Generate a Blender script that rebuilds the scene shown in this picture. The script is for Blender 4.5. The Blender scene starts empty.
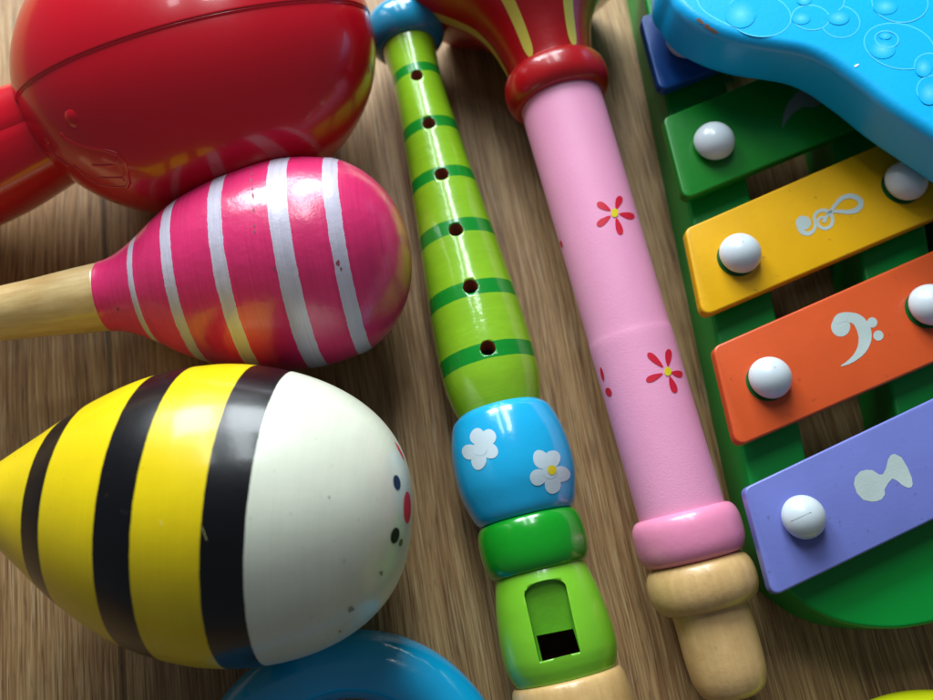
import bpy, bmesh, math, random
from mathutils import Vector, Matrix
from mathutils.bvhtree import BVHTree
random.seed(7)
S = 0.01                                  # everything below is written in centimetres
sc = bpy.context.scene
COL = sc.collection
# ------------------------------------------------------------------ camera model
F, TILT, DIST = 850.0, math.radians(18), 21.25
CAM = Vector((0, -DIST*math.sin(TILT), DIST*math.cos(TILT)))
FW = Vector((0, math.sin(TILT), -math.cos(TILT)))
UP = Vector((0, math.cos(TILT), math.sin(TILT)))
RT = Vector((1, 0, 0))
def ray(px, py): return FW + RT*((px-466.5)/F) + UP*((350-py)/F)
def at(px, py, z):
    d = ray(px, py); return CAM + d*((z-CAM.z)/d.z)
def proj(P):
    v = P-CAM; w = v.dot(FW); return Vector((466.5+F*v.dot(RT)/w, 350-F*v.dot(UP)/w)), w
cd = bpy.data.cameras.new('camera'); cam = bpy.data.objects.new('camera', cd); COL.objects.link(cam)
cam.location = CAM*S; cam.rotation_euler = (TILT, 0, 0)
cd.sensor_width = 36; cd.lens = 36*F/933; cd.clip_start = 0.005; cd.clip_end = 20
cd.dof.use_dof = True; cd.dof.focus_distance = 0.178; cd.dof.aperture_fstop = 11
sc.camera = cam
# ------------------------------------------------------------------ materials
def lin(r, g, b):
    f = lambda c: ((c/255+0.055)/1.055)**2.4 if c > 10 else c/255/12.92
    return (f(r), f(g), f(b), 1)
class NT:
    def __init__(s, name):
        s.m = bpy.data.materials.new(name); s.m.use_nodes = True
        s.n = s.m.node_tree.nodes; s.l = s.m.node_tree.links
        s.p = s.n['Principled BSDF']
    def node(s, t, **kw):
        n = s.n.new(t)
        for k, v in kw.items():
            if k.startswith('i_'): n.inputs[k[2:].replace('_', ' ')].default_value = v
            else: setattr(n, k, v)
        return n
    def link(s, a, b): s.l.new(a, b)
    def math(s, op, a, b=0.0, c=None):
        n = s.n.new('ShaderNodeMath'); n.operation = op
        for i, v in enumerate((a, b, c)):
            if v is None: continue
            if isinstance(v, (int, float)): n.inputs[i].default_value = v
            else: s.link(v, n.inputs[i])
        return n.outputs[0]
    def coords(s, scale=(1, 1, 1), rot=(0, 0, 0)):
        t = s.n.new('ShaderNodeTexCoord'); mp = s.n.new('ShaderNodeMapping')
        mp.inputs['Scale'].default_value = [100*v for v in scale]; mp.inputs['Rotation'].default_value = rot
        s.link(t.outputs['Object'], mp.inputs[0]); return mp.outputs[0]
    def noise(s, vec, scale=1.0, detail=4, rough=.55):
        n = s.node('ShaderNodeTexNoise'); n.inputs['Scale'].default_value = scale
        n.inputs['Detail'].default_value = detail; n.inputs['Roughness'].default_value = rough
        s.link(vec, n.inputs['Vector']); return n.outputs['Fac']
    def ramp(s, fac, stops, interp='LINEAR'):
        n = s.n.new('ShaderNodeValToRGB'); cr = n.color_ramp; cr.interpolation = interp
        while len(cr.elements) < len(stops): cr.elements.new(0.5)
        for e, (p, c) in zip(cr.elements, stops): e.position = p; e.color = c if len(c) == 4 else (*c, 1)
        s.link(fac, n.inputs[0]); return n.outputs[0]
    def mix(s, fac, a, b, mode='MIX'):
        n = s.n.new('ShaderNodeMix'); n.data_type = 'RGBA'; n.blend_type = mode
        for i, v in ((0, fac), (6, a), (7, b)):
            if isinstance(v, (int, float)): n.inputs[i].default_value = v
            elif isinstance(v, tuple): n.inputs[i].default_value = v
            else: s.link(v, n.inputs[i])
        return n.outputs[2]
def g3(v): return (v, v, v, 1)
def finish(t, base, rough=.3, coat=0.0, bump=.03, bscale=6.0, wear=.12, coat_rough=.06, spec=.5, speck=0.0, aniso=None):
    """shared paint/plastic finish: colour unevenness, smudgy gloss, tiny surface waves"""
    v = t.coords()
    n1 = t.noise(v, .8, 5); n2 = t.noise(v, bscale, 3); n3 = t.noise(v, 2.3, 6, .7)
    col = t.mix(1.0, base, t.ramp(n1, [(.3, g3(1-wear)), (.7, g3(1.0))]), 'MULTIPLY')
    if speck:
        n4 = t.noise(v, 5.5, 2, .5)
        col = t.mix(t.math('MULTIPLY', t.ramp(n4, [(.70, g3(0)), (.76, g3(1))]), speck), col, (.06, .045, .03, 1))
    t.link(col, t.p.inputs['Base Color'])
    r = t.math('MULTIPLY_ADD', n3, .35*rough, rough*.85)
    t.link(r, t.p.inputs['Roughness'])
    t.p.inputs['Specular IOR Level'].default_value = spec
    t.p.inputs['Coat Weight'].default_value = coat
    t.p.inputs['Coat Roughness'].default_value = coat_rough
    h = t.math('ADD', n2, t.math('MULTIPLY', n3, .6))
    if aniso is not None: h = t.math('ADD', h, aniso)
    b = t.node('ShaderNodeBump'); b.inputs['Strength'].default_value = bump; b.inputs['Distance'].default_value = .001
    t.link(h, b.inputs['Height']); t.link(b.outputs[0], t.p.inputs['Normal'])
    if coat: t.link(b.outputs[0], t.p.inputs['Coat Normal'])
    return t.m
def paint(name, rgb, **kw):
    t = NT(name); rgbn = t.node('ShaderNodeRGB'); rgbn.outputs[0].default_value = lin(*rgb)
    return finish(t, rgbn.outputs[0], **kw)
def banded(name, stops, wob=.03, brush=.86, **kw):
    """stops: (axial cm, rgb): painted bands round a turned part, edges a little unsteady"""
    t = NT(name)
    uv = t.node('ShaderNodeUVMap'); uv.uv_map = 'turned'
    sp = t.node('ShaderNodeSeparateXYZ'); t.link(uv.outputs[0], sp.inputs[0])
    n = t.noise(t.coords(), 2.2, 6, .75)
    s0, s1 = stops[0][0]-1, stops[-1][0]+3
    u = t.math('ADD', sp.outputs[0], t.math('MULTIPLY', t.math('SUBTRACT', n, .5), wob))
    f = t.math('DIVIDE', t.math('SUBTRACT', u, s0), s1-s0)
    col = t.ramp(f, [(0 if i == 0 else (s-s0)/(s1-s0), lin(*c)) for i, (s, c) in enumerate(stops)], 'CONSTANT')
    cb = t.node('ShaderNodeCombineXYZ'); t.link(t.math('MULTIPLY', sp.outputs[0], 16), cb.inputs[0]); t.link(t.math('MULTIPLY', sp.outputs[1], 5), cb.inputs[1])
    bs = t.noise(cb.outputs[0], 1, 3, .5)
    col = t.mix(1, col, t.ramp(bs, [(.3, g3(brush)), (.6, g3(1))]), 'MULTIPLY')
    return finish(t, col, **kw)
def rawwood(name, lt, dk, axis, rough=.45, **kw):
    """turned, lightly varnished wood, grain along axis"""
    t = NT(name)
    ax = Vector(axis).normalized(); q = ax.to_track_quat('Y', 'Z').inverted().to_euler()
    v = t.coords((1, 1, 1))
    m2 = t.node('ShaderNodeMapping'); m2.inputs['Rotation'].default_value = q; t.link(v, m2.inputs[0])
    m3 = t.node('ShaderNodeMapping'); m3.inputs['Scale'].default_value = (6, .5, 6); t.link(m2.outputs[0], m3.inputs[0])
    n = t.noise(m3.outputs[0], 1.0, 6, .65)
    n2 = t.noise(v, 1.1, 4)
    f = t.math('MULTIPLY_ADD', n, .65, t.math('MULTIPLY', n2, .35))
    col = t.ramp(f, [(.35, lin(*dk)), (.62, lin(*lt))])
    return finish(t, col, rough=rough, **kw)
# ------------------------------------------------------------------ object helpers
def tag(o, label=None, cat=None, group=None, kind=None):
    if label: o['label'] = label
    if cat: o['category'] = cat
    if group: o['group'] = group
    if kind: o['kind'] = kind
    return o
def thing(name, label, cat, base, group=None):
    o = bpy.data.objects.new(name, None); COL.objects.link(o); o.empty_display_size = .01
    o.location = Vector(base)*S; return tag(o, label, cat, group)
def wloc(o):
    v = Vector(o.location); p = o.parent
    while p: v += p.location; p = p.parent
    return v
def link_bm(name, bm, mats, parent=None, smooth=True, origin=None, sharp=None):
    """bm in world centimetres -> one mesh object whose origin sits on its own spot"""
    me = bpy.data.meshes.new(name)
    if origin is None:
        origin = sum((v.co for v in bm.verts), Vector())/max(1, len(bm.verts))
    off = Vector(origin)
    for v in bm.verts: v.co = (v.co-off)*S
    if sharp is not None:
        bm.normal_update()
        for e in bm.edges:
            if len(e.link_faces) == 2 and e.calc_face_angle(0) > sharp: e.smooth = False
    for f in bm.faces: f.smooth = smooth
    bm.to_mesh(me); bm.free()
    for m in (mats if isinstance(mats, (list, tuple)) else [mats]): me.materials.append(m)
    o = bpy.data.objects.new(name, me); COL.objects.link(o)
    o.location = off*S
    if parent: o.parent = parent; o.location = off*S - wloc(parent)
    return o
def smooth_prof(pts, n=8):
    """Catmull-Rom through (d, r)"""
    out = []
    P = [pts[0]]+list(pts)+[pts[-1]]
    for i in range(1, len(P)-2):
        p0, p1, p2, p3 = P[i-1], P[i], P[i+1], P[i+2]
        for k in range(n):
            t = k/n; o = []
            for j in (0, 1):
                a, b, c, d = p0[j], p1[j], p2[j], p3[j]
                o.append(.5*((2*b)+(-a+c)*t+(2*a-5*b+4*c-d)*t*t+(-a+3*b-3*c+d)*t**3))
            out.append((o[0], max(o[1], 0)))
    out.append(pts[-1]); return out
def bead(d0, d1, r0, r1, rm, p=2.2, n=20, mid=.5):
    out = []
    for k in range(n+1):
        x = -math.cos(math.pi*k/n)
        e = r0 if x < 0 else r1
        out.append((d0+(d1-d0)*(x+1)/2, e+(rm-e)*(max(0, 1-abs(x)**p))**(1/p)))
    return out
class Axis:
    """the axle of a turned thing; d = picture pixels along it, r = pixels of radius"""
    def __init__(s, a, b, ra=None, rb=None, za=None, zb=None, lift=(0, 0)):
        s.a2, s.b2 = Vector(a), Vector(b); s.dir2 = (s.b2-s.a2).normalized()
        za = 1.5 if za is None else za; zb = 1.5 if zb is None else zb
        for _ in range(12):
            A, B = at(*a, za), at(*b, zb)
            if ra: za = ra*(A-CAM).dot(FW)/F + lift[0]
            if rb: zb = rb*(B-CAM).dot(FW)/F + lift[1]
        s.A, s.B = at(*a, za), at(*b, zb); s.D = (s.B-s.A).normalized()
        s.U = (Vector((0, 0, 1))-s.D*s.D.z).normalized(); s.V = s.D.cross(s.U)
    def t(s, d):
        lo, hi = -60.0, 60.0
        for _ in range(50):
            m = (lo+hi)/2
            if (proj(s.A+s.D*m)[0]-s.a2).dot(s.dir2) < d: lo = m
            else: hi = m
        return (lo+hi)/2
    def cm(s, d, r):
        t = s.t(d); return t, r*(s.A+s.D*t-CAM).dot(FW)/F
    def pt(s, d, dz=0): return s.A+s.D*s.t(d)
    def dd(s, px, py): return (Vector((px, py))-s.a2).dot(s.dir2)
def lathe_bm(ax, prof, seg=96, cm=False, wob=0.0):
    P = prof if cm else [ax.cm(*p) for p in prof]
    bm = bmesh.new(); uvl = bm.loops.layers.uv.new('turned'); rings = []
    for (t, r) in P:
        if r < 1e-3: rings.append([bm.verts.new(ax.A+ax.D*t)]); continue
        ring = []
        for k in range(seg):
            th = 2*math.pi*k/seg
            rr = r*(1+wob*math.sin(3*th+t)*math.sin(t*1.3+1))
            ring.append(bm.verts.new(ax.A+ax.D*t+(ax.U*math.cos(th)+ax.V*math.sin(th))*rr))
        rings.append(ring)
    for i in range(len(rings)-1):
        a, b = rings[i], rings[i+1]
        for k in range(seg):
            k2 = (k+1) % seg
            if len(a) == 1 and len(b) == 1: continue
            if len(a) == 1: vs = [a[0], b[k2], b[k]]; us = [(P[i][0], k), (P[i+1][0], k+1), (P[i+1][0], k)]
            elif len(b) == 1: vs = [a[k], a[k2], b[0]]; us = [(P[i][0], k), (P[i][0], k+1), (P[i+1][0], k)]
            else: vs = [a[k], a[k2], b[k2], b[k]]; us = [(P[i][0], k), (P[i][0], k+1), (P[i+1][0], k+1), (P[i+1][0], k)]
            f = bm.faces.new(vs)
            for lp, u in zip(f.loops, us): lp[uvl].uv = (u[0], u[1]/seg)
    for ring, flip in ((rings[0], 0), (rings[-1], 1)):
        if len(ring) > 1:
            try: bm.faces.new(ring if flip else ring[::-1])
            except ValueError: pass
    bmesh.ops.recalc_face_normals(bm, faces=bm.faces)
    return bm
def pixel_decal(bm, tree, outline, mi, rings=4, eps=.006, centre=None):
    """lay a painted mark (outline in picture pixels) onto the real surface it is painted on"""
    def hit(px, py):
        d = ray(px, py).normalized(); h = tree.ray_cast(CAM, d)
        return (h[0]+h[1]*eps) if h[0] is not None else None
    c = Vector(centre) if centre else sum((Vector(p) for p in outline), Vector((0, 0)))/len(outline)
    hc = hit(*c)
    if hc is None: return
    prev = None; vc = bm.verts.new(hc); n = len(outline)
    for r in range(1, rings+1):
        ring = []
        for p in outline:
            q = c+(Vector(p)-c)*(r/rings); h = hit(*q)
            if h is None: h = hc
            ring.append(bm.verts.new(h))
        for k in range(n):
            k2 = (k+1) % n
            vs = [vc, ring[k], ring[k2]] if prev is None else [prev[k], ring[k], ring[k2], prev[k2]]
            try:
                f = bm.faces.new(vs); f.material_index = mi
                f.normal_update()
                if f.normal.dot(CAM-f.calc_center_median()) < 0: f.normal_flip()
            except ValueError: pass
        prev = ring
def ell(cx, cy, rx, ry, ang=0, n=20, wob=0.0):
    a = math.radians(ang); out = []
    for k in range(n):
        t = 2*math.pi*k/n; w = 1+wob*math.sin(3*t+cx)
        x, y = rx*math.cos(t)*w, ry*math.sin(t)*w
        out.append((cx+x*math.cos(a)-y*math.sin(a), cy+x*math.sin(a)+y*math.cos(a)))
    return out
def petal(cx, cy, tx, ty, w, n=14, base=.25):
    """drop shape from near the flower's centre out to the tip"""
    d = Vector((tx-cx, ty-cy)); L = d.length; d.normalize(); q = Vector((-d.y, d.x)); out = []
    for k in range(n):
        t = 2*math.pi*k/n; u = (1-math.cos(t))/2
        ww = w*math.sin(t)*(.45+.75*u)
        p = Vector((cx, cy))+d*(L*(base+(1-base)*u))+q*ww; out.append(tuple(p))
    return out
def ribbon(pts, n=5):
    """closed outline pieces for a stroke given as (x, y, width)"""
    P = [pts[0]]+list(pts)+[pts[-1]]; C = []
    for i in range(1, len(P)-2):
        for k in range(n):
            t = k/n
            C.append([.5*((2*P[i][j])+(-P[i-1][j]+P[i+1][j])*t+(2*P[i-1][j]-5*P[i][j]+4*P[i+1][j]-P[i+2][j])*t*t+(-P[i-1][j]+3*P[i][j]-3*P[i+1][j]+P[i+2][j])*t**3) for j in range(3)])
    C.append(list(pts[-1])); L, R = [], []
    for i, c in enumerate(C):
        a, b = C[max(0, i-1)], C[min(len(C)-1, i+1)]
        d = Vector((b[0]-a[0], b[1]-a[1])).normalized(); q = Vector((-d.y, d.x))*c[2]/2
        L.append((c[0]+q.x, c[1]+q.y)); R.append((c[0]-q.x, c[1]-q.y))
    return L, R
def flat_fill(bm, pts, z, mi):
    vs = [bm.verts.new(at(x, y, z)) for x, y in pts]
    f = bm.faces.new(vs); f.material_index = mi; f.normal_update()
    if f.normal.z < 0: f.normal_flip()
    r = bmesh.ops.triangulate(bm, faces=[f]); return r['faces']
def flat_ribbon(bm, pts, z, mi, tr=lambda x, y: (x, y), closed=False):
    L, R = ribbon(pts)
    lv = [bm.verts.new(at(*tr(*p), z)) for p in L]; rv = [bm.verts.new(at(*tr(*p), z)) for p in R]
    n = len(lv)
    for i in range(n-1):
        f = bm.faces.new([lv[i], rv[i], rv[i+1], lv[i+1]]); f.material_index = mi; f.normal_update()
        if f.normal.z < 0: f.normal_flip()
def slab_bm(outline, z0, z1, bev, holes=(), res=4):
    """rounded slab from world (x, y) outlines"""
    cu = bpy.data.curves.new('tmp', 'CURVE'); cu.dimensions = '2D'; cu.fill_mode = 'BOTH'
    for pts in [outline]+list(holes):
        sp = cu.splines.new('POLY'); sp.points.add(len(pts)-1)
        for p, q in zip(sp.points, pts): p.co = (q[0], q[1], 0, 1)
        sp.use_cyclic_u = True
    cu.extrude = (z1-z0)/2-bev; cu.bevel_depth = bev; cu.bevel_resolution = res; cu.offset = -bev
    o = bpy.data.objects.new('tmp', cu); COL.objects.link(o)
    bpy.context.view_layer.update()
    me = bpy.data.meshes.new_from_object(o.evaluated_get(bpy.context.evaluated_depsgraph_get()))
    bm = bmesh.new(); bm.from_mesh(me); bpy.data.objects.remove(o); bpy.data.meshes.remove(me); bpy.data.curves.remove(cu)
    for v in bm.verts: v.co.z += (z0+z1)/2
    bmesh.ops.remove_doubles(bm, verts=bm.verts, dist=1e-4)
    bmesh.ops.recalc_face_normals(bm, faces=bm.faces)
    for f in bm.faces: f.material_index = 0
    return bm
def round_poly(pts, r, n=6):
    out = []
    for i, p in enumerate(pts):
        p = Vector(p[:2]); a = Vector(pts[i-1][:2]); b = Vector(pts[(i+1) % len(pts)][:2])
        rr = r[i] if isinstance(r, (list, tuple)) else r
        u, w = (a-p).normalized(), (b-p).normalized(); ang = u.angle(w); dd = rr/math.tan(ang/2)
        p1, p2 = p+u*dd, p+w*dd
        for k in range(n+1):
            t = k/n; out.append((p1*(1-t)**2+p*2*t*(1-t)+p2*t*t)[:])
    return out
def spline2(pts, n=10, closed=True):
    out = []; N = len(pts)
    for i in range(N):
        p = [Vector(pts[(i+j) % N][:2]) for j in (-1, 0, 1, 2)]
        for k in range(n):
            t = k/n
            out.append((.5*((2*p[1])+(-p[0]+p[2])*t+(2*p[0]-5*p[1]+4*p[2]-p[3])*t*t+(-p[0]+3*p[1]-3*p[2]+p[3])*t**3))[:])
    return out
def tube_bm(bm, pts, r, seg=8, mi=0):
    prev = None
    for i, p in enumerate(pts):
        a, b = pts[max(0, i-1)], pts[min(len(pts)-1, i+1)]
        d = (b-a).normalized(); u = d.orthogonal().normalized() if prev is None else (pu-d*pu.dot(d)).normalized()
        pu = u; v = d.cross(u)
        rr = r*(.35 if i in (0, len(pts)-1) else 1)
        ring = [bm.verts.new(p+(u*math.cos(2*math.pi*k/seg)+v*math.sin(2*math.pi*k/seg))*rr) for k in range(seg)]
        if prev:
            for k in range(seg):
                f = bm.faces.new([prev[k], prev[(k+1) % seg], ring[(k+1) % seg], ring[k]]); f.material_index = mi
        else: bm.faces.new(ring[::-1])
        prev = ring
    bm.faces.new(prev)
def cut(bm_obj, cutters):
    """boolean the cutters out of an object and throw the cutters away"""
    for c in cutters:
        md = bm_obj.modifiers.new('cut', 'BOOLEAN'); md.operation = 'DIFFERENCE'; md.object = c; md.solver = 'EXACT'
        md.material_mode = 'TRANSFER'
    bpy.context.view_layer.update()
    me = bpy.data.meshes.new_from_object(bm_obj.evaluated_get(bpy.context.evaluated_depsgraph_get()))
    bm_obj.modifiers.clear(); old = bm_obj.data; bm_obj.data = me; bpy.data.meshes.remove(old)
    for c in cutters: bpy.data.objects.remove(c)
def cyl_bm(c, d, r, h0, h1, seg=32, r2=None):
    d = d.normalized(); u = d.orthogonal().normalized(); v = d.cross(u); bm = bmesh.new(); R = []
    for h, rr in ((h0, r), (h1, r2 or r)):
        R.append([bm.verts.new(c+d*h+(u*math.cos(2*math.pi*k/seg)+v*math.sin(2*math.pi*k/seg))*rr) for k in range(seg)])
    for k in range(seg): bm.faces.new([R[0][k], R[0][(k+1) % seg], R[1][(k+1) % seg], R[1][k]])
    bm.faces.new(R[0][::-1]); bm.faces.new(R[1]); bmesh.ops.recalc_face_normals(bm, faces=bm.faces); return bm

# ================================================================== THE TABLE
def table_material():
    t = NT('oak_laminate'); rz = math.radians(-9.6)
    base = t.coords((1, 1, 1), (0, 0, rz))
    def st(sx, sy, off=0):
        m = t.node('ShaderNodeMapping'); m.inputs['Scale'].default_value = (sx, sy, 1); m.inputs['Location'].default_value = (off, off, 0)
        t.link(base, m.inputs[0]); return m.outputs[0]
    # gentle wander of the grain
    wv = t.node('ShaderNodeTexNoise'); wv.inputs['Scale'].default_value = .22; wv.inputs['Detail'].default_value = 2
    t.link(st(1, .5), wv.inputs['Vector'])
    def warped(sx, sy, amt, off=0):
        sep = t.node('ShaderNodeSeparateXYZ'); t.link(st(1, 1, off), sep.inputs[0])
        x = t.math('ADD', sep.outputs[0], t.math('MULTIPLY', wv.outputs['Fac'], amt))
        cb = t.node('ShaderNodeCombineXYZ'); t.link(t.math('MULTIPLY', x, sx), cb.inputs[0]); t.link(t.math('MULTIPLY', sep.outputs[1], sy), cb.inputs[1])
        return cb.outputs[0]
    fine = t.noise(warped(20, .4, .6), 1, 4, .6)
    mid = t.noise(warped(9, .16, .6, 3), 1, 4, .6)
    wide = t.noise(warped(1.6, .08, .8, 9), 1, 3, .5)
    pore = t.noise(warped(30, .8, .6, 5), 1, 3, .5)
    f = t.math('ADD', t.math('MULTIPLY', fine, .46), t.math('ADD', t.math('MULTIPLY', mid, .36), t.math('MULTIPLY', wide, .18)))
    col = t.ramp(f, [(.36, lin(116, 82, 50)), (.45, lin(139, 103, 66)), (.51, lin(157, 122, 80)), (.58, lin(175, 142, 97)), (.66, lin(194, 165, 118))])
    pr = t.ramp(pore, [(.38, g3(.52)), (.44, g3(1))])
    col = t.mix(.9, col, pr, 'MULTIPLY')
    pore2 = t.noise(warped(17, 1.9, .6, 21), 1, 2, .5)
    col = t.mix(.8, col, t.ramp(pore2, [(.30, g3(.6)), (.36, g3(1))]), 'MULTIPLY')
    lt = t.ramp(t.noise(warped(22, .5, .6, 33), 1, 2, .5), [(.58, g3(0)), (.66, g3(1))])
    col = t.mix(t.math('MULTIPLY', lt, .35), col, lin(206, 184, 146))
    # board joint
    sep = t.node('ShaderNodeSeparateXYZ'); t.link(base, sep.inputs[0])
    j = at(105, 250, 0); c, s_ = math.cos(rz), math.sin(rz); xj = j.x*c-j.y*s_
    dist = t.math('ABSOLUTE', t.math('SUBTRACT', sep.outputs[0], xj))
    jm = t.ramp(t.math('DIVIDE', dist, .16), [(.2, g3(.4)), (.6, g3(1))])
    col = t.mix(1, col, jm, 'MULTIPLY')
    t.link(col, t.p.inputs['Base Color'])
    t.link(t.math('MULTIPLY_ADD', fine, .25, .36), t.p.inputs['Roughness'])
    t.p.inputs['Specular IOR Level'].default_value = .35
    b = t.node('ShaderNodeBump'); b.inputs['Strength'].default_value = .35; b.inputs['Distance'].default_value = .0004
    t.link(t.math('ADD', t.math('ADD', fine, pore), t.math('MULTIPLY', jm, 1.5)), b.inputs['Height']); t.link(b.outputs[0], t.p.inputs['Normal'])
    return t.m
bm = bmesh.new(); bmesh.ops.create_cube(bm, size=1)
for v in bm.verts: v.co = Vector((v.co.x*150, v.co.y*110, v.co.z*2.5-1.25))
tag(link_bm('tabletop', bm, table_material(), smooth=False, origin=(0, 0, 0)), 'streaky brown wood grain tabletop under the toys', 'table', kind='structure')

# ================================================================== GREEN FLUTE
FA, FB = (405, 32), (572, 700)
ax = Axis(FA, FB, ra=39, rb=58, lift=(.35, .0))
Lf = (Vector(FB)-Vector(FA)).length
flute = thing('toy_flute', 'lime green wooden flute with dark green rings, finger holes and a sky blue flowered bead', 'toy flute', (ax.pt(330).x, ax.pt(330).y, 0))
LIME, DG = (140, 192, 34), (8, 140, 40)
def D(px, py): return ax.dd(px, py)
m_knob = paint('blue_lacquer', (24, 140, 180), rough=.22, coat=.6, bump=.05, wear=.15)
link_bm('end_knob', lathe_bm(ax, [(-19, 0), (-18.5, 14)]+bead(-19, 17, 18, 27, 40, 2.0)+[(17.3, 12), (17.5, 0)], wob=.004), m_knob, flute)
prof = smooth_prof([(17, 27), (28, 25.5), (40, 24.6), (54, 24.6), (80, 26), (111, 28.6), (140, 30.8), (165, 33.4), (195, 36.2), (222, 39), (255, 42), (284, 45), (315, 47.2), (340, 48.3), (362, 47.8), (380, 45), (393, 41.5), (400, 39)], 6)
ring_d = [D(417, 81), D(430, 135.5), D(443, 187), D(458, 241), D(474, 302), D(490.5, 362)]
stops = [(ax.t(0), LIME)]
for i, d in enumerate(ring_d):
    w = 5+.6*i
    stops += [(ax.t(d-w), DG), (ax.t(d+w), LIME)]
m_tube = banded('lime_paint_green_rings', stops, wob=.045, brush=.93, rough=.24, coat=.75, bump=.09, bscale=3.2, wear=.14, coat_rough=.05)
m_hole = paint('burnt_wood_bore', (120, 58, 34), rough=.8, spec=.2)
tbm = lathe_bm(ax, prof, 128)
tube = link_bm('tube', tbm, [m_tube, m_hole], flute)
cutters = []; bms = []
for (hx, hy, hr) in ((417, 75.5, 6.2), (429, 123.5, 6.6), (442, 174.2, 7), (456, 230, 7.2), (470.5, 286.7, 7.6), (487.5, 348, 7.8)):
    d0 = D(hx, hy)
    # the hole sits on top of the tube: walk the axis until its top point projects on the pixel
    lo, hi = -5.0, 40.0
    rr = 1.0
    for _ in range(40):
        t_ = (lo+hi)/2; C0 = ax.A+ax.D*t_; dep = (C0-CAM).dot(FW)
        dd_ = (proj(C0)[0]-ax.a2).dot(ax.dir2)
        rp = next((prof[i][1] for i in range(len(prof)-1) if prof[i+1][0] > dd_), 40); rr = rp*dep/F
        pr, _ = proj(C0+ax.U*rr)
        if (pr-ax.a2).dot(ax.dir2) < d0: lo = t_
        else: hi = t_
    h = ray(hx, hy).normalized(); base = C0
    # aim sideways so the hole meets the traced pixel
    best = min((abs((proj(C0+(ax.U*math.cos(a)+ax.V*math.sin(a))*rr)[0]-Vector((hx, hy))).length), a) for a in [k*.02 for k in range(-40, 41)])
    a = best[1]; dirv = ax.U*math.cos(a)+ax.V*math.sin(a)
    rad = hr*(C0+dirv*rr-CAM).dot(FW)/F
    cb = cyl_bm(C0, dirv, rad*1.0, rr*.15, rr*1.5)
    cutters.append(link_bm('hole_cutter', cb, m_hole))
    # bare wooden lip where the paint broke round the drill
cut(tube, cutters)
m_bead = paint('sky_blue_lacquer', (24, 170, 222), rough=.2, coat=.6, bump=.06, bscale=2.5, wear=.1)
m_white = paint('white_print', (198, 214, 222), rough=.4, bump=.03, bscale=14, wear=.14)
m_yel = paint('yellow_print', (226, 205, 30), rough=.4)
bb = lathe_bm(ax, [(D(500, 409.5), 30)]+[(d, r) for d, r in smooth_prof([(D(500, 410), 41), (D(501.5, 414), 46.5), (D(503, 420), 51), (D(508, 440), 57), (D(515, 463), 59.7), (D(521, 483), 59), (D(526, 502), 54.5), (D(528.5, 512), 51), (D(530, 517), 47)], 6)]+[(D(530, 518), 30)], 128)
tree = BVHTree.FromBMesh(bb)
def daisy(bm, tree, c, tips, w):
    c = Vector(c)
    for k, tp in enumerate(tips):
        v = Vector(tp)-c; m = c+v*.60; ang = math.degrees(math.atan2(v.y, v.x))
        pixel_decal(bm, tree, ell(m.x, m.y, v.length*.43, w, ang, 20, .04), 1, rings=3, eps=.006+.0012*k)
    pixel_decal(bm, tree, ell(c.x, c.y, w*.95, w*.95), 1, rings=2, eps=.013)
daisy(bb, tree, (480.5, 448.5), [(476, 429), (493, 431), (497.5, 453), (478, 469), (463, 454)], 7.6)
daisy(bb, tree, (549.5, 471), [(536, 452), (554, 451), (569, 476), (554, 493), (531, 481)], 8)
pixel_decal(bb, tree, ell(551.5, 470, 4.4, 4.8), 2, rings=2, eps=.018)
link_bm('flowered_bead', bb, [m_bead, m_white, m_yel], flute)['label'] = 'sky blue bead with two white painted flowers'
m_gb = paint('green_lacquer', (12, 150, 30), rough=.22, coat=.55, bump=.07, bscale=2.5, wear=.15)
link_bm('green_bead', lathe_bm(ax, [(D(530, 517), 30)]+bead(D(530, 517.5), D(542, 571), 45, 43, 54, 2.3)+[(D(542, 572), 30)], 128, wob=.003), m_gb, flute)
m_mp = paint('lime_lacquer', (122, 194, 42), rough=.3, coat=.35, bump=.06, bscale=2.5, wear=.1)
mp_bm = lathe_bm(ax, [(D(541, 568), 20)]+smooth_prof([(D(541, 569), 44.5), (D(542, 574), 46.5), (D(548, 600), 52.5), (D(555, 628), 56.5), (D(560, 650), 57.5), (D(563, 662), 56), (D(565, 670), 53.5), (D(566.5, 676), 51)], 6)+[(D(567, 677), 20)], 128)
tree = BVHTree.FromBMesh(mp_bm)
mp = link_bm('whistle_head', mp_bm, [m_mp, m_hole], flute)
# arched window: ramp (shallow at the top, deep to the black windway)
def hitp(px, py):
    h = tree.ray_cast(CAM, ray(px, py).normalized()); return h[0], h[1]
TL, TR, BL, BR = (524.5, 596), (566, 586), (539.5, 662), (580.5, 652)
arch = [BL, BR]+[(545.2+20.8*math.cos(a)-2.4*math.sin(a), 591-5*math.cos(a)-10.5*math.sin(a)) for a in [math.pi*k/14 for k in range(15)]]
nrm = hitp(552, 622)[1]; c0 = hitp(552, 622)[0]
pa = hitp(546, 590)[0]; pb = hitp(560, 657)[0]; dirw = (pb-pa).normalized()
cb = bmesh.new(); top, bot = [], []
for q in arch:
    h = hitp(*q)[0]; u = (h-pa).dot(dirw)/(pb-pa).length
    top.append(cb.verts.new(h+nrm*.35)); bot.append(cb.verts.new(h-nrm*(.12+.42*max(0, min(1, u)))))
n = len(arch)
for k in range(n): cb.faces.new([top[k], top[(k+1) % n], bot[(k+1) % n], bot[k]])
cb.faces.new(top[::-1]); cb.faces.new(bot); bmesh.ops.triangulate(cb, faces=[f for f in cb.faces if len(f.verts) > 4]); bmesh.ops.recalc_face_normals(cb, faces=cb.faces)
m_ramp = paint('lime_ramp', (104, 178, 34), rough=.45, bump=.08, wear=.1)
c1 = link_bm('cutter', cb, m_ramp, smooth=False)
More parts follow.
